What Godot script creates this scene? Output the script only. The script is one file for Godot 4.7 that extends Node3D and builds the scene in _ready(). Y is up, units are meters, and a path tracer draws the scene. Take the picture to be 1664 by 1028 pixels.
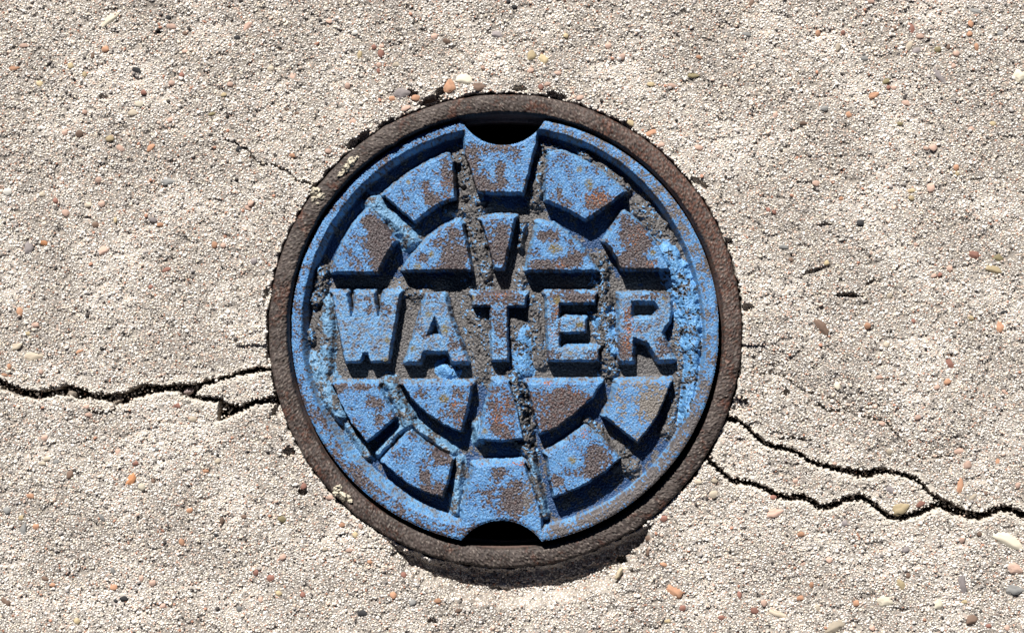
extends Node3D
# A blue cast-iron WATER meter cover in an iron ring, set in weathered exposed-aggregate concrete, seen from straight above in hard sun.
# Plan coordinates are counted in units of 0.3 mm ("px"); heights are metres.

const S := 0.0003
const MID := Vector2(832, 514)
const LID_C := Vector2(820, 536)
const LID_R := 347.0
const RING_C := Vector2(821, 537.5)
const LID_DEPTH := 0.0102

var rng := RandomNumberGenerator.new()
var n_low := FastNoiseLite.new()
var n_mid := FastNoiseLite.new()
var n_void := FastNoiseLite.new()
var n_fine := FastNoiseLite.new()
var n_patch := FastNoiseLite.new()
var n_patch2 := FastNoiseLite.new()
var n_cell := FastNoiseLite.new()
var n_tone := FastNoiseLite.new()
var n_grit := FastNoiseLite.new()

var crack_l := PackedVector2Array()
var crack_r := PackedVector2Array()
var wedge_l := PackedVector2Array()
var wedge_r := PackedVector2Array()
var divide := PackedVector2Array()
var hollow := PackedVector2Array()
var flake := PackedVector2Array()
var hair := []
var chips := []
var taken := PackedByteArray()      # plan cells that a pebble fills, so that no grain sits there
const TK := 832
const TJ := 514


func lin(r: float, g: float, b: float) -> Color:
	return Color(r / 255.0, g / 255.0, b / 255.0).srgb_to_linear()

func plan(px: float, py: float, y := 0.0) -> Vector3:
	return Vector3((px - MID.x) * S, y, (py - MID.y) * S)

func tag(o: Node, label := "", category := "", group := "", kind := "") -> void:
	if label: o.set_meta("label", label)
	if category: o.set_meta("category", category)
	if group: o.set_meta("group", group)
	if kind: o.set_meta("kind", kind)

func noise(seed_value: int, freq: float, octaves := 4, type := FastNoiseLite.TYPE_SIMPLEX_SMOOTH) -> FastNoiseLite:
	var n := FastNoiseLite.new()
	n.seed = seed_value
	n.noise_type = type
	n.frequency = freq
	n.fractal_octaves = octaves
	n.fractal_type = FastNoiseLite.FRACTAL_FBM if octaves > 1 else FastNoiseLite.FRACTAL_NONE
	return n

func poly_sd(p: Vector2, v: PackedVector2Array) -> float:
	var d := 1e12
	var inside := false
	var n := v.size()
	var b := v[n - 1]
	for i in n:
		var a := v[i]
		var e := b - a
		var w := p - a
		var q := w - e * clampf(w.dot(e) / e.dot(e), 0.0, 1.0)
		d = minf(d, q.length_squared())
		if (a.y > p.y) != (b.y > p.y) and p.x < e.x * (p.y - a.y) / e.y + a.x:
			inside = not inside
		b = a
	return -sqrt(d) if inside else sqrt(d)

func line_d(p: Vector2, v: PackedVector2Array) -> float:
	var d := 1e12
	for i in v.size() - 1:
		var e := v[i + 1] - v[i]
		var w := p - v[i]
		d = minf(d, (w - e * clampf(w.dot(e) / e.dot(e), 0.0, 1.0)).length_squared())
	return sqrt(d)

func line_y(x: float, v: PackedVector2Array) -> float:
	for i in v.size() - 1:
		if x <= v[i + 1].x:
			return lerpf(v[i].y, v[i + 1].y, clampf((x - v[i].x) / (v[i + 1].x - v[i].x), 0.0, 1.0))
	return v[v.size() - 1].y

func pts(a: Array) -> PackedVector2Array:
	var v := PackedVector2Array()
	for i in range(0, a.size(), 2):
		v.append(Vector2(a[i], a[i + 1]))
	return v

func mesh_from(v: PackedVector3Array, n: PackedVector3Array, c: PackedColorArray, ix: PackedInt32Array) -> ArrayMesh:
	var a := []
	a.resize(Mesh.ARRAY_MAX)
	a[Mesh.ARRAY_VERTEX] = v
	a[Mesh.ARRAY_NORMAL] = n
	a[Mesh.ARRAY_COLOR] = c
	a[Mesh.ARRAY_INDEX] = ix
	var m := ArrayMesh.new()
	m.add_surface_from_arrays(Mesh.PRIMITIVE_TRIANGLES, a)
	return m

func part(called: String, mesh: Mesh, mat: Material, parent: Node) -> MeshInstance3D:
	var o := MeshInstance3D.new()
	o.name = called
	o.mesh = mesh
	o.material_override = mat
	o.cast_shadow = GeometryInstance3D.SHADOW_CASTING_SETTING_ON
	parent.add_child(o, true)
	return o

func vertex_material(rough: float, spec := 0.4) -> StandardMaterial3D:
	var m := StandardMaterial3D.new()
	m.vertex_color_use_as_albedo = true
	m.roughness = rough
	m.metallic_specular = spec
	return m


func _ready() -> void:
	# ---------------------------------------------------------------- camera, sky, sun, exposure
	var cam := Camera3D.new()
	cam.name = "camera"
	cam.position = Vector3(0, 1.2, 0)
	cam.rotation_degrees = Vector3(-90, 0, 0)
	cam.fov = rad_to_deg(2.0 * atan(514.0 * S / 1.2))
	cam.near = 0.05
	cam.far = 60.0
	add_child(cam)
	cam.current = true

	var sky_m := ProceduralSkyMaterial.new()
	sky_m.sky_top_color = Color(0.34, 0.52, 0.80)
	sky_m.sky_horizon_color = Color(0.70, 0.77, 0.85)
	sky_m.sky_curve = 0.15
	sky_m.ground_bottom_color = Color(0.42, 0.40, 0.37)
	sky_m.ground_horizon_color = Color(0.60, 0.62, 0.64)
	sky_m.sun_angle_max = 0.5
	var sky := Sky.new()
	sky.sky_material = sky_m
	var env := Environment.new()
	env.background_mode = Environment.BG_SKY
	env.sky = sky
	env.background_energy_multiplier = 0.05
	env.tonemap_mode = Environment.TONE_MAPPER_LINEAR
	env.tonemap_exposure = 1.78
	env.ssao_enabled = true
	env.ssil_enabled = true
	env.sdfgi_enabled = true
	var we := WorldEnvironment.new()
	we.name = "world"
	we.environment = env
	add_child(we)

	var sun := DirectionalLight3D.new()
	sun.name = "sun"
	sun.light_color = Color(1.0, 0.985, 0.955)
	sun.light_energy = 1.6
	sun.light_angular_distance = 0.53
	sun.shadow_enabled = true
	add_child(sun)
	sun.look_at_from_position(Vector3(-0.29, 0.85, -0.957) * 2.0, Vector3.ZERO, Vector3.UP)

	# ---------------------------------------------------------------- the place
	rng.seed = 7
	n_low = noise(1, 0.0045, 2)
	n_mid = noise(2, 0.035, 3)
	n_void = noise(3, 0.028, 4)
	n_fine = noise(4, 0.21, 3)
	n_patch = noise(5, 0.030, 3)
	n_patch2 = noise(6, 0.13, 3)
	n_cell = noise(8, 0.16, 1, FastNoiseLite.TYPE_CELLULAR)
	n_cell.cellular_return_type = FastNoiseLite.RETURN_DISTANCE
	n_tone = noise(9, 0.006, 3)
	n_grit = noise(12, 0.27, 2)
	layout()
	taken.resize(TK * TJ)
	var slabs := pavement()
	soil()
	iron_ring()
	cover()
	pebbles(slabs)
	loose_stones()
	grains(slabs)


# -------------------------------------------------------------------- plan of the cracks
func layout() -> void:
	crack_l = pts([-760, 640, -500, 600, -250, 632, -100, 610, 0, 618, 14, 624, 22, 629, 37, 634, 58, 638, 75, 634, 95, 633, 112, 626, 130, 634, 150, 641, 170, 643, 187, 642, 208, 638, 228, 626, 248, 629, 277, 628, 288, 625, 317, 626, 340, 619, 355, 617, 375, 610, 401, 602, 418, 598, 438, 599, 470, 600,
		470, 655, 450, 655, 433, 653, 410, 657, 389, 668, 355, 683, 358, 652, 320, 648, 300, 642, 288, 635, 271, 634, 251, 637, 231, 642, 213, 647, 199, 655, 185, 655, 173, 649, 147, 646, 127, 647, 115, 640, 104, 642, 86, 642, 62, 647, 43, 643, 26, 640, 17, 635, 0, 627, -100, 619, -250, 641, -500, 610, -760, 650])
	wedge_l = pts([320, 635, 332, 626, 346, 624, 360, 618, 386, 611, 410, 606, 433, 602.5, 443, 604, 447, 638, 448, 643, 415, 650, 389, 659, 372, 656, 358, 648, 321, 644])
	crack_r = pts([1179, 675, 1199, 681, 1216, 692, 1229, 706, 1242, 717, 1259, 723, 1279, 726, 1298, 734, 1313, 745, 1335, 753, 1358, 759, 1384, 763, 1411, 765, 1428, 761, 1447, 764, 1467, 769, 1487, 775, 1500, 785, 1514, 801, 1527, 809, 1550, 819, 1570, 829, 1590, 836, 1609, 829, 1626, 822, 1646, 824, 1664, 832, 1800, 800, 2000, 870, 2430, 820,
		2430, 832, 2000, 882, 1800, 812, 1664, 844, 1646, 833, 1626, 831, 1609, 839, 1590, 844, 1576, 843, 1550, 835, 1527, 825, 1507, 831, 1490, 839, 1470, 845, 1446, 844, 1434, 836, 1418, 821, 1401, 812, 1375, 816, 1355, 826, 1332, 828, 1322, 821, 1305, 811, 1285, 813, 1262, 808, 1242, 796, 1219, 787, 1189, 785, 1179, 776, 1166, 763, 1150, 751, 1130, 735, 1150, 672])
	wedge_r = pts([1174, 683, 1199, 687, 1215, 698, 1228, 712, 1242, 723, 1259, 729, 1279, 732, 1298, 740, 1313, 751, 1335, 759, 1358, 765, 1383, 770, 1391, 775, 1411, 777, 1428, 771, 1447, 770, 1467, 774, 1487, 781, 1500, 791, 1514, 807, 1525, 814, 1507, 823, 1490, 831, 1470, 837, 1446, 836, 1434, 828, 1418, 812, 1401, 803, 1375, 807, 1355, 816, 1332, 819, 1322, 812, 1305, 802, 1285, 804, 1262, 800, 1242, 789, 1219, 780, 1189, 777, 1180, 769, 1166, 755, 1153, 744])
	divide = pts([-760, 645, -500, 605, -250, 637, -100, 615, 0, 622, 60, 642, 112, 634, 187, 650, 240, 634, 300, 634, 330, 638, 450, 625, 470, 610, 600, 540, 1100, 540, 1150, 712, 1250, 755, 1400, 785, 1527, 817, 1590, 841, 1626, 826, 1664, 838, 1800, 806, 2000, 876, 2430, 826])
	hollow = pts([610, 862, 700, 900, 800, 915, 900, 905, 1000, 870, 1062, 846, 1060, 884, 1044, 908, 1030, 932, 992, 960, 930, 980, 840, 992, 740, 982, 650, 932])
	flake = pts([1236, 610, 1262, 608, 1279, 615, 1295, 628, 1312, 639, 1332, 643, 1348, 648, 1361, 651, 1374, 667, 1395, 676, 1418, 682, 1441, 686, 1451, 699, 1467, 715, 1487, 737, 1500, 747, 1520, 745, 1550, 742])
	hair = [
		pts([365, 226, 384, 233, 390, 240, 401, 241, 409, 256, 420, 265, 430, 268, 443, 267, 452, 272, 468, 278, 476, 288, 486, 295, 504, 299]),
		pts([138, 658, 147, 668, 160, 672, 182, 669, 190, 660]),
		pts([1330, 655, 1345, 668, 1365, 668]),
		pts([1265, 714, 1290, 712, 1318, 716]),
		pts([1360, 482, 1382, 479, 1405, 482]),
		flake]
	# pockets broken out of the concrete beside the ring: x, y, half width, half height, turn, depth mm
	chips = [[627, 203, 17, 6, -35, 6], [590, 222, 13, 6, -40, 6], [575, 234, 12, 6, -40, 6], [535, 281, 13, 6, -48, 6], [514, 306, 12, 7, -55, 5], [486, 352, 8, 5, -60, 2.5],
		[700, 165, 20, 7, -15, 6], [716, 150, 10, 6, -25, 5], [668, 152, 12, 6, 10, 4], [905, 156, 18, 6, 12, 5], [845, 145, 14, 4, 0, 4], [1137, 298, 18, 6, 35, 3], [1020, 204, 10, 5, 40, 4], [1185, 395, 10, 6, 60, 3],
		[1212, 500, 12, 7, 5, 4], [1200, 600, 8, 14, 0, 3], [1204, 660, 15, 16, 0, 3], [437, 570, 5, 20, 5, 3], [452, 665, 10, 13, 20, 4], [434, 480, 5, 14, 5, 2.5], [470, 735, 10, 9, 30, 4], [492, 800, 9, 6, 0, 4], [1012, 912, 9, 6, 20, 6],
		[1340, 365, 12, 3, 0, 2], [1378, 480, 20, 4, 4, 3], [1416, 459, 10, 3, -30, 2], [1325, 440, 22, 4, -15, 2], [1279, 640, 5, 8, 0, 3], [702, 1010, 7, 5, 0, 3], [167, 158, 8, 5, 0, 2], [257, 52, 6, 4, 0, 2]]

func crack_depth(px: float, py: float) -> float:   # how far inside a crack, in px; negative outside
	var d := -1e3
	var q := Vector2(px + n_patch2.get_noise_2d(px, py) * 4.0 + n_fine.get_noise_2d(px, py) * 2.2, py + n_patch2.get_noise_2d(px + 500.0, py) * 4.5 + n_fine.get_noise_2d(px + 500.0, py) * 2.6)
	if px < 480.0 and py > 560.0 and py < 715.0:
		d = 1.6 - poly_sd(q, crack_l)
		if px > 300.0:
			d = minf(d, poly_sd(q, wedge_l))
	elif px > 1120.0 and py > 650.0 and py < 905.0:
		d = 0.6 - poly_sd(q, crack_r)
		if px < 1550.0:
			d = minf(d, poly_sd(q, wedge_r))
	return d

func owner_of(px: float, py: float) -> int:
	if px > 312.0 and px < 455.0 and py > 595.0 and py < 668.0 and poly_sd(Vector2(px, py), wedge_l) < 3.0:
		return 2
	if px > 1145.0 and px < 1532.0 and py > 675.0 and py < 845.0 and poly_sd(Vector2(px, py), wedge_r) < 3.0:
		return 3
	return 0 if py < line_y(px, divide) else 1

func hair_depth(px: float, py: float) -> float:
	var d := 1e3
	for h: PackedVector2Array in hair:
		var a := h[0]
		var b := h[h.size() - 1]
		if px > a.x - 20.0 and px < b.x + 20.0 and py > minf(a.y, b.y) - 25.0 and py < maxf(a.y, b.y) + 25.0:
			d = minf(d, line_d(Vector2(px + n_patch2.get_noise_2d(px, py) * 3.0, py + n_patch2.get_noise_2d(px, py + 300.0) * 3.0), h))
	return d

func ground(px: float, py: float) -> float:        # height of the concrete, cracks left out
	var y := 0.0007 * n_low.get_noise_2d(px, py) + 0.00035 * n_mid.get_noise_2d(px, py)
	var v := n_void.get_noise_2d(px, py * 1.35)
	if v > 0.22:
		y -= minf((v - 0.22) * 0.0034, 0.0008)
	if px > 590.0 and px < 1090.0 and py > 840.0 and py < 1000.0:
		y -= 0.0086 * smoothstep(0.0, 22.0, -poly_sd(Vector2(px + n_mid.get_noise_2d(px, py) * 8.0, py + n_mid.get_noise_2d(px, py + 90.0) * 8.0), hollow))
	for c in chips:
		var dx: float = px - c[0]
		var dy: float = py - c[1]
		if absf(dx) < 45.0 and absf(dy) < 45.0:
			var t := deg_to_rad(c[4])
			var ux: float = (dx * cos(t) + dy * sin(t)) / c[2]
			var uy: float = (dy * cos(t) - dx * sin(t)) / c[3]
			var e := ux * ux + uy * uy + n_patch2.get_noise_2d(px, py) * 0.8
			y -= c[5] * 0.001 * smoothstep(1.25, 0.5, e)
	if px > 1225.0 and px < 1570.0 and py > 570.0 and py < 760.0:
		var fy := line_y(px, flake)
		var d := line_d(Vector2(px, py), flake)
		if py < fy and d < 45.0:
			y -= 0.0026 * (1.0 - d / 45.0)
	if px > 312.0 and px < 455.0 and py > 595.0 and py < 668.0 and poly_sd(Vector2(px, py), wedge_l) < 3.0:
		y += 0.0011                                            # the loose wedge stands a little proud
	# the lid's bedding: concrete swells a little towards the ring on the sunny side
	var r := Vector2(px, py).distance_to(RING_C)
	if r < 480.0 and py < 560.0:
		y += 0.0014 * smoothstep(480.0, 395.0, r)
	return y

func spread(from: float, to: float, step: float, reach_a: float, reach_b: float) -> PackedFloat32Array:
	var left := []
	var x := from
	var s := step
	while x > reach_a:
		s *= 1.16
		x -= s
		left.append(x)
	left.reverse()
	var a := PackedFloat32Array(left)
	x = from
	while x < to:
		a.append(x)
		x += step
	s = step
	while x < reach_b:
		a.append(x)
		s *= 1.16
		x += s
	a.append(x)
	return a

func pavement() -> Array:
	var gx := spread(-70, 1734, 2.2, -2400, 4100)
	var gy := spread(-70, 1098, 2.2, -2400, 3400)
	var w := gx.size()
	var h := gy.size()
	var y := PackedFloat32Array(); y.resize(w * h)
	var gone := PackedByteArray(); gone.resize(w * h)
	var who := PackedByteArray(); who.resize(w * h)
	var col := PackedColorArray(); col.resize(w * h)
	var mortar := lin(138, 131, 124)
	var pale := lin(194, 187, 180)
	var dim := lin(122, 114, 108)
	for j in h:
		var py := gy[j]
		for i in w:
			var px := gx[i]
			var k := j * w + i
			var g := ground(px, py)
			var cd := crack_depth(px, py)
			var edge := 386.2 + 2.0 * n_patch2.get_noise_2d(px * 0.5, py * 0.5) + 3.5 * n_mid.get_noise_2d(px, py)
			var hole := edge - Vector2(px, py).distance_to(RING_C)
			var into := maxf(cd, hole)
			var tone := n_tone.get_noise_2d(px, py)
			var f := n_fine.get_noise_2d(px * 1.4, py * 1.4)
			var c := mortar.lerp(pale if tone > 0.0 else dim, clampf(absf(tone) * 0.8, 0.0, 0.6))
			c = c * (1.0 + 0.35 * f)
			if into > -12.0:
				c = c.lerp(lin(206, 199, 190), 0.55 * smoothstep(-12.0, -3.0, into))      # fresher cement along the break
			if into > -4.0:
				g -= 0.0006 * smoothstep(-4.0, 0.0, into)
				g -= 0.0185 * smoothstep(-0.3, 2.4, into)
				if into > 0.0:
					c = c.lerp(lin(120, 104, 88), 0.7)
				gone[k] = 1 if into > 3.4 else 0
			var hd := hair_depth(px, py)
			if hd < 2.4:
				g -= 0.0022 * smoothstep(2.4, 0.6, hd)
			y[k] = g + 0.00022 * f
			who[k] = owner_of(px, py)
			c.a = 1.0
			col[k] = c
	var made := []
	var mat := vertex_material(0.92, 0.3)
	var called := ["pavement", "pavement", "concrete_fragment", "concrete_fragment"]
	for id in 4:
		var v := PackedVector3Array()
		var nn := PackedVector3Array()
		var cc := PackedColorArray()
		var ix := PackedInt32Array()
		var at := PackedInt32Array(); at.resize(w * h); at.fill(-1)
		for j in h - 1:
			for i in w - 1:
				var k := j * w + i
				if who[k] != id:
					continue
				if gone[k] and gone[k + 1] and gone[k + w] and gone[k + w + 1]:
					continue
				for q in [k, k + 1, k + w, k + w + 1]:
					if at[q] < 0:
						at[q] = v.size()
						var qi: int = q % w
						var qj: int = q / w
						v.append(plan(gx[qi], gy[qj], y[q]))
						var a := maxi(qi - 1, 0)
						var b := mini(qi + 1, w - 1)
						var c := maxi(qj - 1, 0)
						var d := mini(qj + 1, h - 1)
						nn.append(Vector3(-(y[qj * w + b] - y[qj * w + a]) / ((gx[b] - gx[a]) * S), 1.0, -(y[d * w + qi] - y[c * w + qi]) / ((gy[d] - gy[c]) * S)).normalized())
						cc.append(col[q])
				ix.append_array(PackedInt32Array([at[k], at[k + 1], at[k + w + 1], at[k], at[k + w + 1], at[k + w]]))
		made.append(part(called[id], mesh_from(v, nn, cc, ix), mat, self))
	tag(made[0], "weathered exposed aggregate concrete above the cracks, around the upper half of the iron ring", "", "", "structure")
	tag(made[1], "weathered exposed aggregate concrete below the cracks, around the lower half of the iron ring", "", "", "structure")
	tag(made[2], "small wedge of broken concrete between the left crack and the iron ring", "concrete fragment", "broken pieces of concrete")
	tag(made[3], "long wavy tongue of broken concrete between the two cracks right of the iron ring", "concrete fragment", "broken pieces of concrete")
	return made

func soil() -> void:
	var w := 160
	var h := 110
	var v := PackedVector3Array()
	var nn := PackedVector3Array()
	var cc := PackedColorArray()
	var ix := PackedInt32Array()
	for j in h:
		for i in w:
			var px := lerpf(-760.0, 2430.0, i / float(w - 1))
			var py := lerpf(-600.0, 1640.0, j / float(h - 1))
			v.append(plan(px, py, -0.0170 + 0.002 * n_mid.get_noise_2d(px, py)))
			nn.append(Vector3.UP)
			cc.append(lin(70, 60, 50) * (1.0 + 0.5 * n_mid.get_noise_2d(px * 2.0, py * 2.0)))
	for j in h - 1:
		for i in w - 1:
			var k := j * w + i
			var c := Vector2(lerpf(-760.0, 2430.0, (i + 0.5) / float(w - 1)), lerpf(-600.0, 1640.0, (j + 0.5) / float(h - 1)))
			if c.distance_to(RING_C) > 372.0:
				ix.append_array(PackedInt32Array([k, k + 1, k + w + 1, k, k + w + 1, k + w]))
	var o := part("soil", mesh_from(v, nn, cc, ix), vertex_material(0.95, 0.2), self)
	tag(o, "dark earth at the bottom of the cracks", "", "", "structure")


# -------------------------------------------------------------------- iron ring with its shaft
func iron_ring() -> void:
	var root := Node3D.new()
	root.name = "iron_ring"
	root.position = plan(RING_C.x, RING_C.y, 0.0020)
	add_child(root)
	tag(root, "rusty dark brown cast iron ring set in the concrete around the blue cover", "ring frame")
	# profile: radius px, height mm, roughness of the cast surface
	var prof := [[385.5, -26.0, 0.3], [385.5, -12.0, 0.5], [385.3, -5.0, 0.6], [385.0, -2.6, 0.8], [384.4, -1.3, 0.9], [383.0, -0.5, 1.0], [381.0, -0.1, 1.0]]
	for k in 15:
		var t := k / 14.0
		prof.append([lerpf(379.5, 356.5, t), 0.05 + 0.45 * sin(t * PI), 1.0])
	prof.append_array([[355.4, -0.4, 1.0], [354.4, -1.2, 1.0], [353.4, -2.4, 0.8], [352.4, -4.2, 0.6], [351.6, -6.5, 0.5], [351.0, -9.5, 0.5], [350.6, -14.0, 0.4]])
	for k in 6:
		prof.append([lerpf(349.8, 344.0, k / 5.0), -15.2, 0.5])
	prof.append_array([[343.2, -16.0, 0.3], [343.0, -30.0, 0.3]])
	var seg := 1500
	var rows := prof.size()
	var v := PackedVector3Array()
	var cc := PackedColorArray()
	for i in seg + 1:
		var a := TAU * (i % seg) / float(seg)
		var ca := cos(a)
		var sa := sin(a)
		for q: Array in prof:
			var r: float = q[0]
			var px := RING_C.x + r * ca
			var py := RING_C.y + r * sa
			var h: float = q[1]
			var rough: float = q[2]
			var f := n_fine.get_noise_3d(px, py, h * 4.0)
			var m := n_mid.get_noise_3d(px, py, h * 3.0)
			var cell := n_cell.get_noise_2d(px * 1.3, py * 1.3)
			var dy := rough * (0.55 * n_grit.get_noise_3d(px, py, h) + 0.40 * f + 0.40 * m + 0.22 * n_fine.get_noise_3d(px * 2.1, py * 2.1, h) - 0.15 * cell)
			var seam := exp(-pow(angle_difference(a, -2.108) * 55.0, 2.0)) + 0.5 * exp(-pow(angle_difference(a, 0.985) * 26.0, 2.0))
			dy += seam * 0.55 * rough
			r += rough * (1.1 * m + 1.0 * n_low.get_noise_2d(px * 3.0, py * 3.0)) - (2.0 * seam if r < 366.0 else -1.0 * seam)
			v.append(Vector3(r * ca * S, (h + dy) * 0.001, r * sa * S))
			var p1 := n_patch.get_noise_2d(px * 0.6, py * 0.6)
			var p2 := n_patch2.get_noise_2d(px, py)
			var c := lin(76, 67, 64).lerp(lin(48, 41, 39), clampf(0.5 + p1 * 1.4, 0.0, 1.0))
			var red := clampf(p1 * 1.1 + p2 * 0.7 - 0.25, 0.0, 1.0)
			red += exp(-pow(angle_difference(a, -0.55) * 1.7, 2.0)) * clampf(0.45 + p2 * 1.6, 0.0, 1.0) * 0.85
			red += exp(-pow(angle_difference(a, 2.5) * 2.2, 2.0)) * clampf(0.1 + p2, 0.0, 1.0) * 0.5
			c = c.lerp(lin(96, 58, 44), clampf(red, 0.0, 0.75))
			c = c.lerp(lin(150, 140, 132), clampf(f * 1.3 - 0.25, 0.0, 0.5) * (1.0 if h > -1.0 else 0.2))
			c = c.lerp(lin(26, 22, 22), clampf(-n_grit.get_noise_3d(px, py, h) * 1.8 - 0.25, 0.0, 0.8))  # low spots of the grit darkened, pit shade put into the colour
			if h < -3.0:
				c = c.lerp(lin(104, 84, 78), 0.7)
			c = c * (0.92 + 0.4 * f)
			c.a = 1.0
			cc.append(c)
	var nn := PackedVector3Array(); nn.resize(v.size())
	var ix := PackedInt32Array()
	for i in seg:
		for j in rows - 1:
			var p := i * rows + j
			var q := p + rows
			# outward profile first: going inwards on j, round on i (clockwise seen from above)
			for t in [[p, p + 1, q + 1], [p, q + 1, q]]:
				var nrm := (v[t[2]] - v[t[0]]).cross(v[t[1]] - v[t[0]])
				for e in 3:
					nn[t[e]] += nrm
				ix.append_array(PackedInt32Array(t))
	for j in rows:
		var s := nn[j] + nn[seg * rows + j]
		nn[j] = s
		nn[seg * rows + j] = s
	for k in nn.size():
		nn[k] = nn[k].normalized()
	part("rim", mesh_from(v, nn, cc, ix), vertex_material(0.72, 0.45), root)
	# the shaft below
	var st := SurfaceTool.new()
	st.begin(Mesh.PRIMITIVE_TRIANGLES)
	var n := 72
	for i in n:
		var a0 := TAU * i / n
		var a1 := TAU * (i + 1) / n
		var t0 := Vector3(cos(a0), 0, sin(a0)) * 344.5 * S
		var t1 := Vector3(cos(a1), 0, sin(a1)) * 344.5 * S
		var d := Vector3(0, -0.35, 0)
		var u := Vector3(0, -0.028, 0)
		for p in [t0 + u, t1 + u, t1 + d, t0 + u, t1 + d, t0 + d, t0 + d, t1 + d, d]:
			st.add_vertex(p)
	st.generate_normals()
	var dark := StandardMaterial3D.new()
	dark.albedo_color = Color8(40, 35, 32)
	dark.roughness = 0.95
	part("shaft", st.commit(), dark, root)
	# cement that splashed onto the ring when the concrete was poured
	var lime := vertex_material(0.95, 0.2)
	for s in [[[563, 274, 10, 6, -48], [572, 263, 9, 7, -45], [554, 284, 8, 4, -40], [580, 257, 5, 3, -40]], [[515, 313, 10, 8, 10], [521, 319, 8, 6, 0], [511, 324, 6, 5, 0], [517, 331, 3, 3, 0]], [[550, 793, 7, 8, 25], [560, 806, 10, 8, 20], [546, 801, 6, 6, 0], [570, 814, 5, 4, 0]]]:
		var acc := SurfaceTool.new()
		acc.begin(Mesh.PRIMITIVE_TRIANGLES)
		for b in s:
			var base := rock_mesh(3, rng.randi() % 1000, 0.34, lin(178, 170, 154), 0.25)
			var tr := Transform3D(Basis(Vector3.UP, -deg_to_rad(b[4])).scaled_local(Vector3(b[2] * S, 0.0010, b[3] * S)), plan(b[0], b[1], 0.0004) - plan(RING_C.x, RING_C.y, 0.0))
			acc.append_from(base, 0, tr)
		part("mortar_splash", acc.commit(), lime, root)


# -------------------------------------------------------------------- the cover
func prof(d: float, w: float) -> float:
	if d <= -2.0:
		return 1.0
	if d >= w:
		return 0.0
	var s := (d + 2.0) / (w + 2.0)
	return 1.0 - s * s * (3.0 - 2.0 * s)

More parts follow.
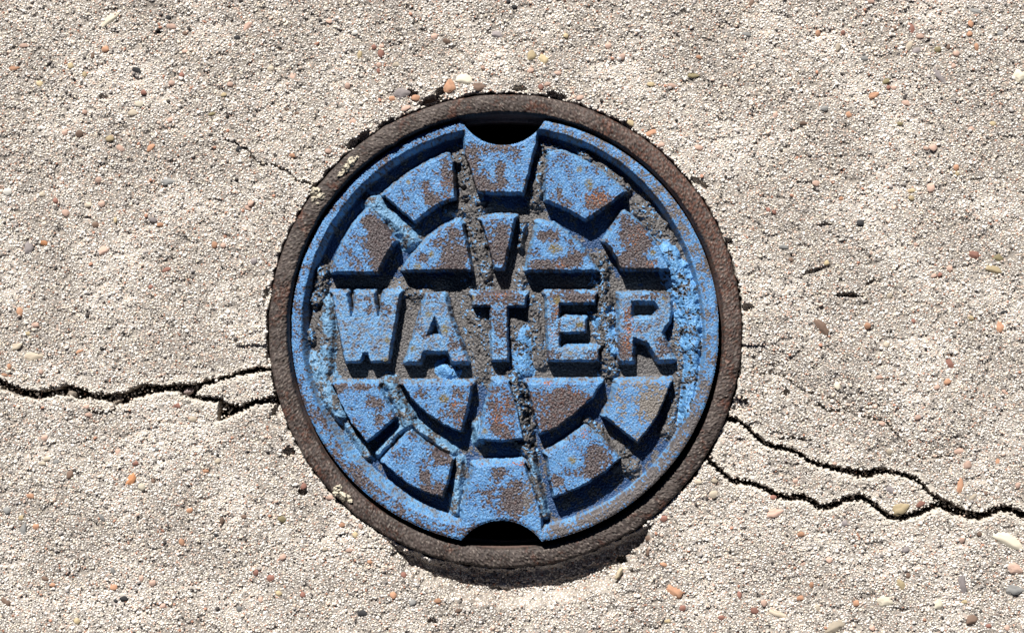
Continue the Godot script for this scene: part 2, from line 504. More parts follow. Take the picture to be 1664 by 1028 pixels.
func cover() -> void:
	var N := 704
	var half := 352
	var x0 := LID_C.x - half
	var y0 := LID_C.y - half
	var H := PackedFloat32Array(); H.resize(N * N)
	var D := PackedFloat32Array(); D.resize(N * N)     # distance outside the cover's outline
	var ID := PackedByteArray(); ID.resize(N * N)      # 0 plate, 1 rim, then pads and letters
	var FT := PackedByteArray(); FT.resize(N * N)      # what fills a groove: 1 grey dirt, 2 pale blue crust, 3 dark gravel, 4 bright paint
	var PB := PackedFloat32Array(); PB.resize(N * N)   # worn patches
	var RU := PackedFloat32Array(); RU.resize(N * N)   # orange rust
	var SP := PackedFloat32Array(); SP.resize(N * N)   # olive lichen spots
	var h1 := Vector2(817, 158)
	var h2 := Vector2(815, 924)
	for j in N:
		for i in N:
			var k := j * N + i
			var p := Vector2(x0 + i, y0 + j)
			var r := p.distance_to(LID_C)
			var d := maxf(r - LID_R, maxf(77.0 - p.distance_to(h1), 80.0 - p.distance_to(h2)))
			D[k] = d
			if d > 3.0:
				continue
			var a := atan2(p.y - LID_C.y, p.x - LID_C.x)
			var soft := exp(-pow(angle_difference(a, 2.2) / 0.75, 2.0))
			var ri := 331.0 - 5.0 * soft + 1.0 * n_mid.get_noise_2d(p.x, p.y) - 9.0 * exp(-pow(angle_difference(a, -0.25) / 0.5, 2.0))
			var q := prof(ri - r, 9.0 + 14.0 * soft)
			H[k] = q
			ID[k] = 1 if q > 0.02 else 0
	var shapes := [
		["rim", 9.0, 1.0, [[752, 150, 755, 250, 775, 312, 851, 314, 872, 229, 880, 150]]],
		["rim", 9.0, 1.0, [[771, 756, 852, 752, 866, 790, 880, 832, 884, 910, 745, 910, 753, 826]]],
		["raised_pad", 7.0, 1.0, [[622, 317, 645, 298, 670, 280, 700, 262, 726, 251, 736, 262, 738, 290, 740, 322, 715, 330, 695, 343, 673, 361, 648, 340]]],
		["raised_pad", 7.0, 1.0, [[539, 443, 546, 420, 558, 395, 575, 367, 599, 340, 622, 362, 644, 391, 632, 406, 622, 424, 614, 443]]],
		["raised_pad", 7.0, 1.0, [[893, 249, 912, 247, 940, 258, 975, 277, 1016, 311, 986, 335, 952, 358, 922, 341, 886, 325, 885, 290]]],
		["raised_pad", 7.0, 1.0, [[1014, 345, 1040, 365, 1062, 391, 1077, 412, 1088, 438, 1009, 438, 1000, 417, 984, 393]]],
		["raised_pad", 7.0, 1.0, [[746, 359, 718, 373, 693, 392, 672, 416, 656, 440, 768, 439, 760, 400, 752, 364]]],
		["raised_pad", 7.0, 1.0, [[781, 357, 810, 352, 838, 353, 828, 395, 818, 437, 803, 437, 793, 398]]],
		["raised_pad", 7.0, 1.0, [[875, 362, 898, 366, 922, 381, 943, 401, 962, 425, 972, 440, 855, 440, 864, 402]]],
		["raised_pad", 7.0, 1.0, [[541, 624, 550, 650, 571, 689, 597, 718, 622, 697, 644, 677, 628, 650, 616, 624]]],
		["raised_pad", 7.0, 1.0, [[622, 751, 642, 769, 665, 787, 692, 800, 720, 807, 730, 776, 737, 746, 715, 738, 690, 722, 668, 701, 645, 726]]],
		["raised_pad", 7.0, 1.0, [[888, 738, 910, 725, 932, 710, 954, 695, 980, 715, 1006, 744, 985, 764, 957, 782, 925, 798, 899, 807, 893, 780]]],
		["raised_pad", 7.0, 1.0, [[1002, 621, 1090, 619, 1083, 640, 1068, 674, 1053, 697, 1035, 718, 1008, 697, 982, 676, 993, 655]]],
		["raised_pad", 7.0, 1.0, [[653, 624, 768, 624, 760, 662, 750, 701, 723, 691, 694, 672, 670, 650]]],
		["raised_pad", 7.0, 1.0, [[803, 619, 827, 618, 840, 660, 852, 713, 815, 716, 777, 714, 790, 664]]],
		["raised_pad", 7.0, 1.0, [[856, 622, 978, 621, 963, 645, 934, 672, 905, 694, 876, 705, 866, 665]]],
		["letter", 6.5, 0.82, [[538, 475, 563, 475, 568, 495, 571, 513, 575, 495, 578, 475, 607, 475, 611, 493, 615, 513, 619, 493, 625, 475, 650, 475, 641, 530, 631, 588, 601, 588, 596, 574, 590, 574, 585, 588, 560, 588, 548, 530]]],
		["letter", 6.5, 0.82, [[692, 477, 723, 477, 732, 515, 746, 550, 760, 588, 734, 588, 728, 571, 688, 571, 681, 588, 658, 588, 672, 545, 687, 493], [706, 515, 718, 545, 693, 545]]],
		["letter", 6.5, 0.82, [[766, 478, 856, 478, 853, 497, 825, 498, 826, 586, 799, 586, 796, 498, 768, 497]]],
		["letter", 6.5, 0.82, [[887, 477, 969, 477, 968, 493, 910, 493, 909, 516, 952, 518, 953, 540, 910, 541, 910, 564, 973, 565, 973, 586, 891, 586]]],
		["letter", 6.5, 0.82, [[1005, 476, 1050, 475, 1074, 478, 1089, 489, 1092, 505, 1088, 522, 1075, 540, 1082, 556, 1097, 585, 1070, 586, 1051, 556, 1029, 549, 1028, 587, 1006, 587], [1026, 490, 1064, 490, 1070, 503, 1062, 515, 1027, 516]]]]
	for n in shapes.size():
		var sh: Array = shapes[n]
		var outline := pts(sh[3][0])
		var inner := pts(sh[3][1]) if sh[3].size() > 1 else PackedVector2Array()
		var w: float = sh[1]
		var lo := outline[0]
		var hi := outline[0]
		for p in outline:
			lo = lo.min(p)
			hi = hi.max(p)
		var ia := maxi(int(lo.x - x0 - 14), 0)
		var ib := mini(int(hi.x - x0 + 15), N)
		var ja := maxi(int(lo.y - y0 - 14), 0)
		var jb := mini(int(hi.y - y0 + 15), N)
		for j in range(ja, jb):
			for i in range(ia, ib):
				var k := j * N + i
				var p := Vector2(x0 + i, y0 + j)
				p.x += 1.5 * n_mid.get_noise_2d(p.x * 2.0, p.y * 2.0)
				p.y += 1.5 * n_mid.get_noise_2d(p.x * 2.0 + 700.0, p.y * 2.0)
				var d := poly_sd(p, outline)
				if inner.size():
					d = maxf(d, -poly_sd(p, inner))
				var wd := w
				if d > -2.5 and d < 15.0 and inner.is_empty():
					# paint skirt shaped flatter towards the sun to widen the lit band, steep opposite
					var out := (poly_sd(p + Vector2(-0.58, -1.91), outline) - d) / 2.0
					wd = lerpf(2.2, w + 5.0, smoothstep(-0.15, 0.95, out))
				var q := prof(d, wd) * float(sh[2])
				if q > H[k]:
					H[k] = q
					if q > 0.02:
						ID[k] = 1 if n < 2 else n
	# fills of dirt, crusted paint and gravel in the grooves: x1, y1, x2, y2, half width, level, kind
	for f in [[747, 250, 772, 335, 13, 0.86, 1], [768, 335, 788, 440, 13, 0.72, 1], [768, 440, 785, 600, 16, 0.42, 1], [845, 470, 848, 445, 8, 0.5, 1], [740, 335, 765, 345, 12, 0.7, 1],
		[607, 328, 668, 388, 16, 0.86, 2], [632, 622, 664, 690, 13, 1.05, 2], [668, 688, 735, 735, 9, 0.75, 2], [614, 736, 654, 692, 6, 0.75, 2],
		[508, 590, 530, 640, 20, 0.75, 2], [528, 640, 552, 672, 16, 1.0, 2], [552, 672, 596, 740, 9, 0.6, 2], [745, 748, 740, 832, 9, 0.6, 2],
		[834, 618, 858, 735, 12, 1.06, 3], [862, 742, 884, 835, 7, 1.08, 2], [858, 748, 872, 800, 5, 1.0, 3],
		[1086, 410, 1118, 470, 20, 0.85, 4], [1118, 470, 1126, 560, 22, 0.98, 4], [1126, 560, 1118, 690, 15, 0.85, 4], [1098, 500, 1108, 590, 12, 0.5, 1], [1105, 600, 1085, 700, 9, 0.5, 1],
		[972, 425, 990, 600, 14, 0.62, 3], [978, 520, 998, 570, 12, 0.5, 4], [955, 685, 1002, 735, 7, 0.7, 3], [1000, 735, 1022, 760, 12, 0.8, 1],
		[893, 240, 894, 241, 11, 0.7, 3], [946, 250, 958, 258, 9, 0.75, 3], [520, 438, 514, 492, 12, 0.75, 3], [503, 540, 506, 552, 8, 0.7, 3],
		[1046, 338, 1102, 420, 15, 0.72, 1], [965, 262, 1018, 302, 8, 0.8, 1], [880, 265, 870, 325, 9, 0.75, 1], [851, 360, 845, 400, 6, 0.7, 3],
		[846, 540, 850, 600, 15, 0.40, 4], [835, 530, 845, 545, 14, 0.55, 1], [530, 490, 527, 600, 13, 0.62, 2], [722, 598, 730, 606, 12, 0.36, 4], [524, 500, 520, 560, 14, 0.5, 1],
		[650, 470, 690, 476, 10, 0.45, 1], [860, 485, 880, 590, 8, 0.5, 1], [772, 690, 778, 715, 8, 0.9, 2], [736, 258, 750, 264, 10, 0.95, 3]]:
		var a := Vector2(f[0], f[1])
		var b := Vector2(f[2], f[3])
		var rr: float = f[4] * (1.35 if f[6] == 1 else 1.1)
		var ja := maxi(int(minf(a.y, b.y) - rr * 1.6 - y0), 0)
		var jb := mini(int(maxf(a.y, b.y) + rr * 1.6 - y0), N)
		var ia := maxi(int(minf(a.x, b.x) - rr * 1.6 - x0), 0)
		var ib := mini(int(maxf(a.x, b.x) + rr * 1.6 - x0), N)
		for j in range(ja, jb):
			for i in range(ia, ib):
				var k := j * N + i
				if D[k] > 0.0:
					continue
				var p := Vector2(x0 + i, y0 + j)
				var e := b - a
				var t := clampf((p - a).dot(e) / e.dot(e), 0.0, 1.0)
				var d: float = p.distance_to(a + e * t) / rr + [0.0, 0.8, 0.4, 0.95, 0.35][f[6]] * n_mid.get_noise_2d(p.x, p.y) + [0.0, 0.3, 0.1, 0.4, 0.1][f[6]] * n_patch2.get_noise_2d(p.x, p.y)
				if d > 1.3:
					continue
				var rough: float = [0.0, 0.02, 0.012, 0.06, 0.0][f[6]]
				var bump := -rough * (n_cell.get_noise_2d(p.x, p.y) + 0.7 * n_cell.get_noise_2d(p.x * 1.8 + 40.0, p.y * 1.8)) - 0.6 * rough
				var level: float = f[5] * [0.0, 0.56, 0.72, 0.66, 0.84][f[6]]
				var q: float = (level + 0.12 * n_mid.get_noise_2d(p.x, p.y) + (0.10 if f[6] == 1 or f[6] == 3 else 0.04) * n_patch2.get_noise_2d(p.x, p.y)) * smoothstep(1.35, 0.15, d) + bump * smoothstep(1.3, 0.7, d)
				var room := clampf(0.5 + (q - H[k]) / 0.24, 0.0, 1.0)      # blend into what stands there
				if H[k] > 0.8 and q < 0.95 and f[5] < 1.0:
					continue
				if room > 0.0 and d < 1.3:
					if q > H[k] - 0.02:
						FT[k] = f[6]
					H[k] = lerpf(H[k], q, room) + 0.06 * room * (1.0 - room)
	# worn patches: x, y, rx, ry, strength
	for e in [[702, 322, 17, 13, 0.7], [727, 292, 13, 26, 0.7], [660, 326, 8, 7, 0.5], [690, 300, 10, 9, 0.4], [780, 300, 24, 14, 0.8], [765, 262, 13, 30, 0.8], [812, 285, 8, 22, 0.5], [815, 240, 40, 8, 0.4], [860, 300, 10, 12, 0.3],
		[620, 388, 24, 26, 0.8], [600, 362, 13, 14, 0.7], [617, 422, 18, 24, 0.8], [740, 412, 22, 30, 0.8], [736, 375, 9, 11, 0.5], [690, 418, 9, 9, 0.6], [730, 437, 30, 6, 0.4], [805, 395, 24, 36, 0.4], [820, 405, 10, 20, 0.4], [890, 385, 15, 10, 0.7], [878, 432, 20, 9, 0.7], [918, 430, 20, 12, 0.4], [935, 420, 14, 12, 0.5],
		[968, 322, 22, 17, 0.9], [908, 308, 6, 13, 0.6], [940, 345, 8, 6, 0.4], [1032, 385, 24, 32, 0.7], [1022, 425, 26, 16, 0.7], [1060, 430, 16, 8, 0.5], [606, 652, 16, 8, 0.55], [617, 677, 11, 13, 0.6], [571, 664, 6, 5, 0.5], [585, 628, 46, 6, 0.6], [545, 630, 12, 8, 0.6], [638, 676, 9, 10, 0.6],
		[737, 668, 22, 15, 0.75], [745, 640, 14, 14, 0.4], [690, 640, 10, 9, 0.4], [742, 692, 10, 8, 0.5], [812, 660, 26, 26, 0.6], [815, 700, 22, 12, 0.5], [915, 660, 52, 30, 0.95], [890, 690, 24, 14, 0.6], [712, 742, 22, 16, 0.7], [690, 776, 9, 22, 0.7], [708, 795, 19, 15, 0.8], [672, 712, 8, 8, 0.5], [650, 770, 7, 8, 0.4],
		[838, 812, 27, 32, 0.85], [812, 768, 14, 10, 0.55], [790, 808, 10, 11, 0.5], [800, 792, 10, 8, 0.3], [772, 856, 14, 6, 0.5], [975, 745, 19, 30, 0.8], [955, 765, 16, 14, 0.5], [905, 782, 14, 10, 0.6], [1060, 652, 26, 36, 0.85], [1012, 664, 11, 9, 0.6], [1012, 628, 10, 8, 0.4],
		[800, 272, 44, 40, 0.25], [600, 395, 30, 44, 0.2], [720, 410, 40, 26, 0.2], [915, 410, 44, 30, 0.25], [810, 400, 24, 40, 0.2], [810, 500, 40, 80, 0.25], [930, 505, 42, 50, 0.22], [1040, 520, 40, 60, 0.12], [1030, 395, 40, 44, 0.2], [930, 800, 60, 40, 0.12], [820, 800, 50, 50, 0.12], [597, 497, 7, 18, 0.7], [626, 500, 8, 16, 0.6], [568, 545, 10, 8, 0.35], [585, 565, 12, 8, 0.4], [738, 550, 16, 20, 0.85], [704, 485, 12, 9, 0.5], [690, 545, 7, 6, 0.5], [810, 480, 44, 14, 0.75], [812, 545, 12, 40, 0.5], [935, 482, 40, 9, 0.8], [900, 480, 12, 8, 0.6], [902, 520, 10, 22, 0.6], [900, 577, 14, 9, 0.8], [962, 576, 14, 10, 0.9], [935, 528, 14, 6, 0.3],
		[1016, 570, 12, 20, 0.9], [1020, 520, 8, 16, 0.6], [1080, 565, 16, 18, 0.7], [1065, 482, 22, 8, 0.7], [1045, 530, 14, 6, 0.3]]:
		for j in range(maxi(int(e[1] - e[3] * 1.5 - y0), 0), mini(int(e[1] + e[3] * 1.5 - y0), N)):
			for i in range(maxi(int(e[0] - e[2] * 1.5 - x0), 0), mini(int(e[0] + e[2] * 1.5 - x0), N)):
				var ux: float = (x0 + i - e[0]) / e[2]
				var uy: float = (y0 + j - e[1]) / e[3]
				PB[j * N + i] += e[4] * smoothstep(1.5, 0.5, sqrt(ux * ux + uy * uy))
	for e in [[972, 322, 20, 14, 0.9], [1045, 372, 10, 14, 0.6], [1060, 430, 10, 6, 0.6], [1028, 390, 12, 16, 0.4], [812, 478, 14, 8, 0.8], [905, 500, 7, 18, 0.7], [1022, 515, 9, 20, 0.8], [1018, 555, 9, 22, 0.7], [890, 622, 12, 6, 1.0], [935, 636, 8, 6, 0.5], [740, 655, 8, 10, 0.7], [812, 680, 16, 16, 0.7], [818, 655, 10, 12, 0.6], [845, 752, 16, 5, 1.0], [780, 752, 10, 5, 0.6],
		[912, 432, 8, 6, 0.8], [745, 680, 8, 6, 0.5], [748, 585, 10, 7, 0.7], [727, 328, 10, 8, 0.5], [950, 705, 8, 8, 0.8], [925, 725, 8, 8, 0.4], [898, 545, 6, 16, 0.6], [545, 502, 7, 6, 0.6], [522, 455, 6, 6, 0.7], [1028, 535, 16, 6, 0.5], [720, 300, 14, 10, 0.4], [690, 310, 8, 8, 0.3]]:
		for j in range(maxi(int(e[1] - e[3] * 1.5 - y0), 0), mini(int(e[1] + e[3] * 1.5 - y0), N)):
			for i in range(maxi(int(e[0] - e[2] * 1.5 - x0), 0), mini(int(e[0] + e[2] * 1.5 - x0), N)):
				var ux: float = (x0 + i - e[0]) / e[2]
				var uy: float = (y0 + j - e[1]) / e[3]
				RU[j * N + i] += e[4] * smoothstep(1.5, 0.3, sqrt(ux * ux + uy * uy))
	for e in [[957, 299, 7, 10], [941, 275, 5, 6], [902, 404, 12, 9], [678, 434, 7, 7], [1060, 411, 5, 5], [701, 413, 5, 6], [721, 647, 9, 8], [696, 510, 6, 5], [671, 566, 5, 6], [722, 535, 7, 9], [766, 484, 6, 6], [942, 527, 7, 5], [930, 746, 7, 7], [788, 700, 5, 6], [728, 776, 4, 5], [663, 295, 4, 4], [926, 573, 5, 3], [905, 488, 6, 8], [625, 585, 7, 5], [629, 552, 5, 5], [1080, 483, 6, 5]]:
		for j in range(maxi(int(e[1] - e[3] * 2.4 - y0), 0), mini(int(e[1] + e[3] * 2.4 - y0), N)):
			for i in range(maxi(int(e[0] - e[2] * 2.4 - x0), 0), mini(int(e[0] + e[2] * 2.4 - x0), N)):
				var ux: float = (x0 + i - e[0]) / e[2]
				var uy: float = (y0 + j - e[1]) / e[3]
				var d := sqrt(ux * ux + uy * uy) + 0.5 * n_patch2.get_noise_2d(x0 + i, y0 + j)
				SP[j * N + i] = maxf(SP[j * N + i], smoothstep(1.3, 0.5, d))
				PB[j * N + i] -= 0.5 * smoothstep(2.3, 1.2, d) * smoothstep(0.7, 1.2, d)
	# colours, fine relief
	var paint := lin(72, 120, 170)
	var paint2 := lin(60, 104, 156)
	var chalk_lit := lin(106, 152, 192)  # chalky paint, brightened for the sunlit walls
	var paint_shaded := lin(36, 62, 98)  # floor paint with the groove shade darkened into its colour
	var bare := lin(92, 85, 88)
	var bare2 := lin(48, 41, 43)
	var rust := lin(88, 55, 46)
	var orange := lin(168, 104, 58)
	var dirt := lin(100, 97, 97)
	var dirt2 := lin(58, 56, 57)
	var teal := lin(96, 124, 142)
	var olive := lin(104, 92, 52)
	var tar := lin(52, 50, 50)
	var Y := PackedFloat32Array(); Y.resize(N * N)
	var C := PackedColorArray(); C.resize(N * N)
	for j in N:
		for i in N:
			var k := j * N + i
			var d := D[k]
			if d > 3.0:
				continue
			var px := x0 + i
			var py := y0 + j
			var h := H[k]
			var f := n_fine.get_noise_2d(px, py)
			var g := n_fine.get_noise_2d(px * 2.1 + 300.0, py * 2.1)
			var nb := n_patch.get_noise_2d(px, py)
			var nm := n_patch2.get_noise_2d(px, py)
			var wall := clampf(minf((1.0 - h) * 4.0, h * 4.0), 0.0, 1.0)
			var id := ID[k]
			var v := 0.60 * nb + 0.68 * nm + 0.88 * PB[k] + 0.48 * f + 0.2 * g
			var c: Color
			var up := 0.0
			var ft := FT[k]
			if ft == 1 or ft == 3:
				c = dirt.lerp(dirt2, clampf(0.5 + 1.2 * f + 0.6 * nm, 0.0, 1.0))
				if ft == 3:
					c = c.lerp(tar, clampf(0.5 + nm, 0.0, 0.8))
				if nm + 0.5 * f - 0.6 * nb > (0.34 if ft == 3 else 0.5):
					c = chalk_lit.lerp(paint, 0.5)
				c = c * (1.0 + 0.3 * f)
			elif ft > 0:
				# paint brushed over caked dirt, flaking off again
				var pc := paint.lerp(chalk_lit, clampf(0.45 + 1.1 * nm, 0.0, 1.0))
				if ft == 2:
					pc = pc.lerp(teal, 0.55)
				c = pc.lerp(dirt.lerp(dirt2, clampf(0.5 + 1.4 * f, 0.0, 1.0)), smoothstep(-0.06, 0.06, 0.8 * nb + 0.5 * nm + 0.45 * f - (0.10 if ft == 2 else 0.22)))
				c = c * (1.0 + 0.25 * g)
			else:
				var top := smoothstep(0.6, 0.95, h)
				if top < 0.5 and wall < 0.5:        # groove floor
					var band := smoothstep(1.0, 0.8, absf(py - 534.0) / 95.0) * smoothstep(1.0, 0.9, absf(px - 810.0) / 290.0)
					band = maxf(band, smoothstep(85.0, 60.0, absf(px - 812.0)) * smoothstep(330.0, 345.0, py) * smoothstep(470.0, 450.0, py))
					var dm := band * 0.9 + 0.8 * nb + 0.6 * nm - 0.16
					c = paint_shaded.lerp(dirt2.lerp(dirt, clampf(0.5 + f * 1.2, 0.0, 1.0)), smoothstep(-0.05, 0.08, dm))
				else:
					var bias := -0.27
					if id == 1:                     # the rim wears most along the bottom and right
						var a := atan2(py - LID_C.y, px - LID_C.x)
						bias = -0.16 + 0.62 * exp(-pow(angle_difference(a, 0.85) / 0.55, 2.0)) + 0.35 * exp(-pow(angle_difference(a, 2.35) / 0.5, 2.0)) + 0.2 * exp(-pow(angle_difference(a, -0.7) / 0.5, 2.0))
						if Vector2(px, py).distance_to(LID_C) < 326.0:
							bias = -0.36
					elif id >= 16:
						bias = -0.31
					if wall > 0.6:
						bias -= 0.18
					var b := smoothstep(-0.04, 0.04, v + bias)
					b = maxf(b, 0.8 * smoothstep(0.30, 0.42, g + 0.25 * f))
					var pc := paint.lerp(paint2, clampf(0.5 + nb - 0.8 * f, 0.0, 1.0)) * (1.0 + 0.30 * g - 0.12 * f)
					pc = pc.lerp(chalk_lit, clampf(0.9 * nm + 0.25, 0.0, 0.5))
					pc = pc.lerp(chalk_lit, wall * clampf(0.75 + 1.2 * nm, 0.1, 1.0))  # walls tinted paler, sunlit edge brightness put into the colour
					if wall > 0.5:
						pc = pc.lerp(dirt, clampf(nm * 1.8 + nb + 0.28, 0.0, 0.8))
					var bc := bare.lerp(bare2, clampf(0.5 + 1.4 * f, 0.0, 1.0)).lerp(rust, clampf(nm * 1.1 - 0.26 + (0.30 if id == 15 or id == 14 else 0.0), 0.0, 0.7))
					if id == 1 and px > 850.0:
						bc = bc.lerp(dirt, 0.55)
					if id == 12:
						bc = bc.lerp(lin(118, 113, 108), 0.75)
					c = pc.lerp(bc, b)
					up = 0.00010 * (1.0 - b) * top
					if h > 0.7 and RU[k] > 0.0:
						c = c.lerp(orange.lerp(rust, clampf(0.5 + 1.5 * nm, 0.0, 1.0)), smoothstep(0.1, 0.4, RU[k] * 0.62 + 1.1 * f + 0.5 * nm - 0.38))
					if SP[k] > 0.0 and h > 0.7:
						c = c.lerp(olive, SP[k] * clampf(0.75 + f, 0.0, 1.0))
					c = c.lerp(lin(34, 31, 32), clampf((-g - 0.22) * 2.6, 0.0, 0.75) * top * lerpf(0.45, 1.0, b))
			c = c * (1.0 + 0.16 * g)
			c.a = 1.0
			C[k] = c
			var grit := n_grit.get_noise_2d(px, py)
			var coarse := 0.00046
			if FT[k] == 0 and h > 0.6:
				coarse = lerpf(0.00024, 0.00046, smoothstep(-0.05, 0.05, v - 0.3))
			elif FT[k] == 2 or FT[k] == 4:
				coarse = 0.00028
			if FT[k] == 4 and nm + 0.4 * nb > 0.46:
				up -= 0.0008
				C[k] = tar
			var yy := LID_DEPTH * (h - 1.0) + up + coarse * grit + 0.00022 * f + 0.00022 * n_mid.get_noise_2d(px, py)
			if id >= 2:
				yy += 0.0003 * sin(id * 2.4)
			if d > -5.0:
				yy -= 0.0009 * pow((d + 5.0) / 5.0, 2.0)
			if d > 0.0:
				yy = -0.013
				C[k] = lin(70, 58, 54)
			Y[k] = yy
	# mesh: outline vertices slide onto the outline, the next ones drop as the edge
	var V := PackedVector3Array(); V.resize(N * N)
	for j in N:
		for i in N:
			var k := j * N + i
			var d := D[k]
			if d > 3.0:
				continue
			var p := Vector2(i - half, j - half)
			if d > -0.75 and i > 0 and j > 0 and i < N - 1 and j < N - 1:
				var gr := Vector2(D[k + 1] - D[k - 1], D[k + N] - D[k - N])
				if gr.length_squared() > 0.01:
					p -= gr.normalized() * d
			V[k] = Vector3(p.x * S, Y[k], p.y * S)
	var quads := []
	for n in shapes.size():
		quads.append(PackedInt32Array())
	for j in N - 1:
		for i in N - 1:
			var k := j * N + i
			if D[k] > 1.6 or D[k + 1] > 1.6 or D[k + N] > 1.6 or D[k + N + 1] > 1.6:
				continue
			quads[ID[k]].append(k)
	var root := Node3D.new()
	root.name = "meter_cover"
	root.position = plan(LID_C.x, LID_C.y, 0.0030)
	root.basis = Basis(Vector3(-0.8, 0, 0.6), 0.043)
	add_child(root)
	tag(root, "round cast iron cover in chipped blue paint with raised letters WATER", "meter cover")
	var mat := vertex_material(0.58, 0.42)
	var at := PackedInt32Array(); at.resize(N * N); at.fill(-1)
	for n in shapes.size():
		var q: PackedInt32Array = quads[n]
		if q.is_empty():
			continue
		var v := PackedVector3Array()
		var nn := PackedVector3Array()
		var cc := PackedColorArray()
		var ix := PackedInt32Array()
		var used := PackedInt32Array()
		for k in q:
			for e in [k, k + 1, k + N, k + N + 1]:
				if at[e] < 0:
					at[e] = v.size()
					used.append(e)
					v.append(V[e])
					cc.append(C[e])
					var nx := 0.0
					var nz := 0.0
					if D[e] <= 0.0:
						nx = -(Y[e + 1] - Y[e - 1]) / (2.0 * S) if D[e + 1] <= 0.0 and D[e - 1] <= 0.0 else 0.0
						nz = -(Y[e + N] - Y[e - N]) / (2.0 * S) if D[e + N] <= 0.0 and D[e - N] <= 0.0 else 0.0
						nn.append(Vector3(nx, 1.0, nz).normalized())
					else:
						nn.append(Vector3(D[e + 1] - D[e - 1], 0.05, D[e + N] - D[e - N]).normalized())
			ix.append_array(PackedInt32Array([at[k], at[k + 1], at[k + N + 1], at[k], at[k + N + 1], at[k + N]]))
		for e in used:
			at[e] = -1
		var called: String = "plate" if n == 0 else ("rim" if n == 1 else shapes[n][0])
		var o := part(called, mesh_from(v, nn, cc, ix), mat, root)
		if n >= 16:
			tag(o, ["raised letter W", "raised letter A", "raised letter T", "raised letter E", "raised letter R"][n - 16])


# -------------------------------------------------------------------- stones
func rock_mesh(div: int, seed_value: int, amount: float, tint := Color.WHITE, mottle := 0.2) -> ArrayMesh:
	var t := (1.0 + sqrt(5.0)) / 2.0
	var v := [Vector3(-1, t, 0), Vector3(1, t, 0), Vector3(-1, -t, 0), Vector3(1, -t, 0), Vector3(0, -1, t), Vector3(0, 1, t), Vector3(0, -1, -t), Vector3(0, 1, -t), Vector3(t, 0, -1), Vector3(t, 0, 1), Vector3(-t, 0, -1), Vector3(-t, 0, 1)]
	for i in v.size():
		v[i] = v[i].normalized()
	var f := [[0, 11, 5], [0, 5, 1], [0, 1, 7], [0, 7, 10], [0, 10, 11], [1, 5, 9], [5, 11, 4], [11, 10, 2], [10, 7, 6], [7, 1, 8], [3, 9, 4], [3, 4, 2], [3, 2, 6], [3, 6, 8], [3, 8, 9], [4, 9, 5], [2, 4, 11], [6, 2, 10], [8, 6, 7], [9, 8, 1]]
	for s in div:
		var half := {}
		var g := []
		for q in f:
			var m := []
			for e in 3:
				var a: int = q[e]
				var b: int = q[(e + 1) % 3]
				var key := Vector2i(mini(a, b), maxi(a, b))
				if not half.has(key):
					half[key] = v.size()
					v.append(((v[a] + v[b]) / 2.0).normalized())
				m.append(half[key])
			g.append_array([[q[0], m[0], m[2]], [q[1], m[1], m[0]], [q[2], m[2], m[1]], [m[0], m[1], m[2]]])
		f = g
	var n := noise(seed_value, 0.9, 2)
	var n2 := noise(seed_value + 50, 2.2, 2)
	var st := SurfaceTool.new()
	st.begin(Mesh.PRIMITIVE_TRIANGLES)
	# a few flat cuts make it a broken stone instead of a ball
	var cuts := []
	var rr := RandomNumberGenerator.new()
	rr.seed = seed_value * 31 + 5
	for c in 5:
		cuts.append([Vector3(rr.randf_range(-1, 1), rr.randf_range(-0.5, 1), rr.randf_range(-1, 1)).normalized(), rr.randf_range(0.62, 0.85)])
	for p: Vector3 in v:
		var q: Vector3 = p * (1.0 + amount * 1.6 * n.get_noise_3dv(p))
		for c in cuts:
			var over: float = q.dot(c[0]) - float(c[1])
			if over > 0.0:
				q -= c[0] * over * 0.8
		q *= 1.0 + amount * 0.5 * n2.get_noise_3dv(p * 1.7)
		var tone := 1.0 + mottle * 1.6 * n2.get_noise_3dv(p * 1.3)
		st.set_color(Color(tint.r * tone, tint.g * tone, tint.b * tone))
		st.set_smooth_group(0)
		st.add_vertex(q)
	for q in f:
		st.add_index(q[0])
		st.add_index(q[2])
		st.add_index(q[1])
	st.generate_normals()
	return st.commit()

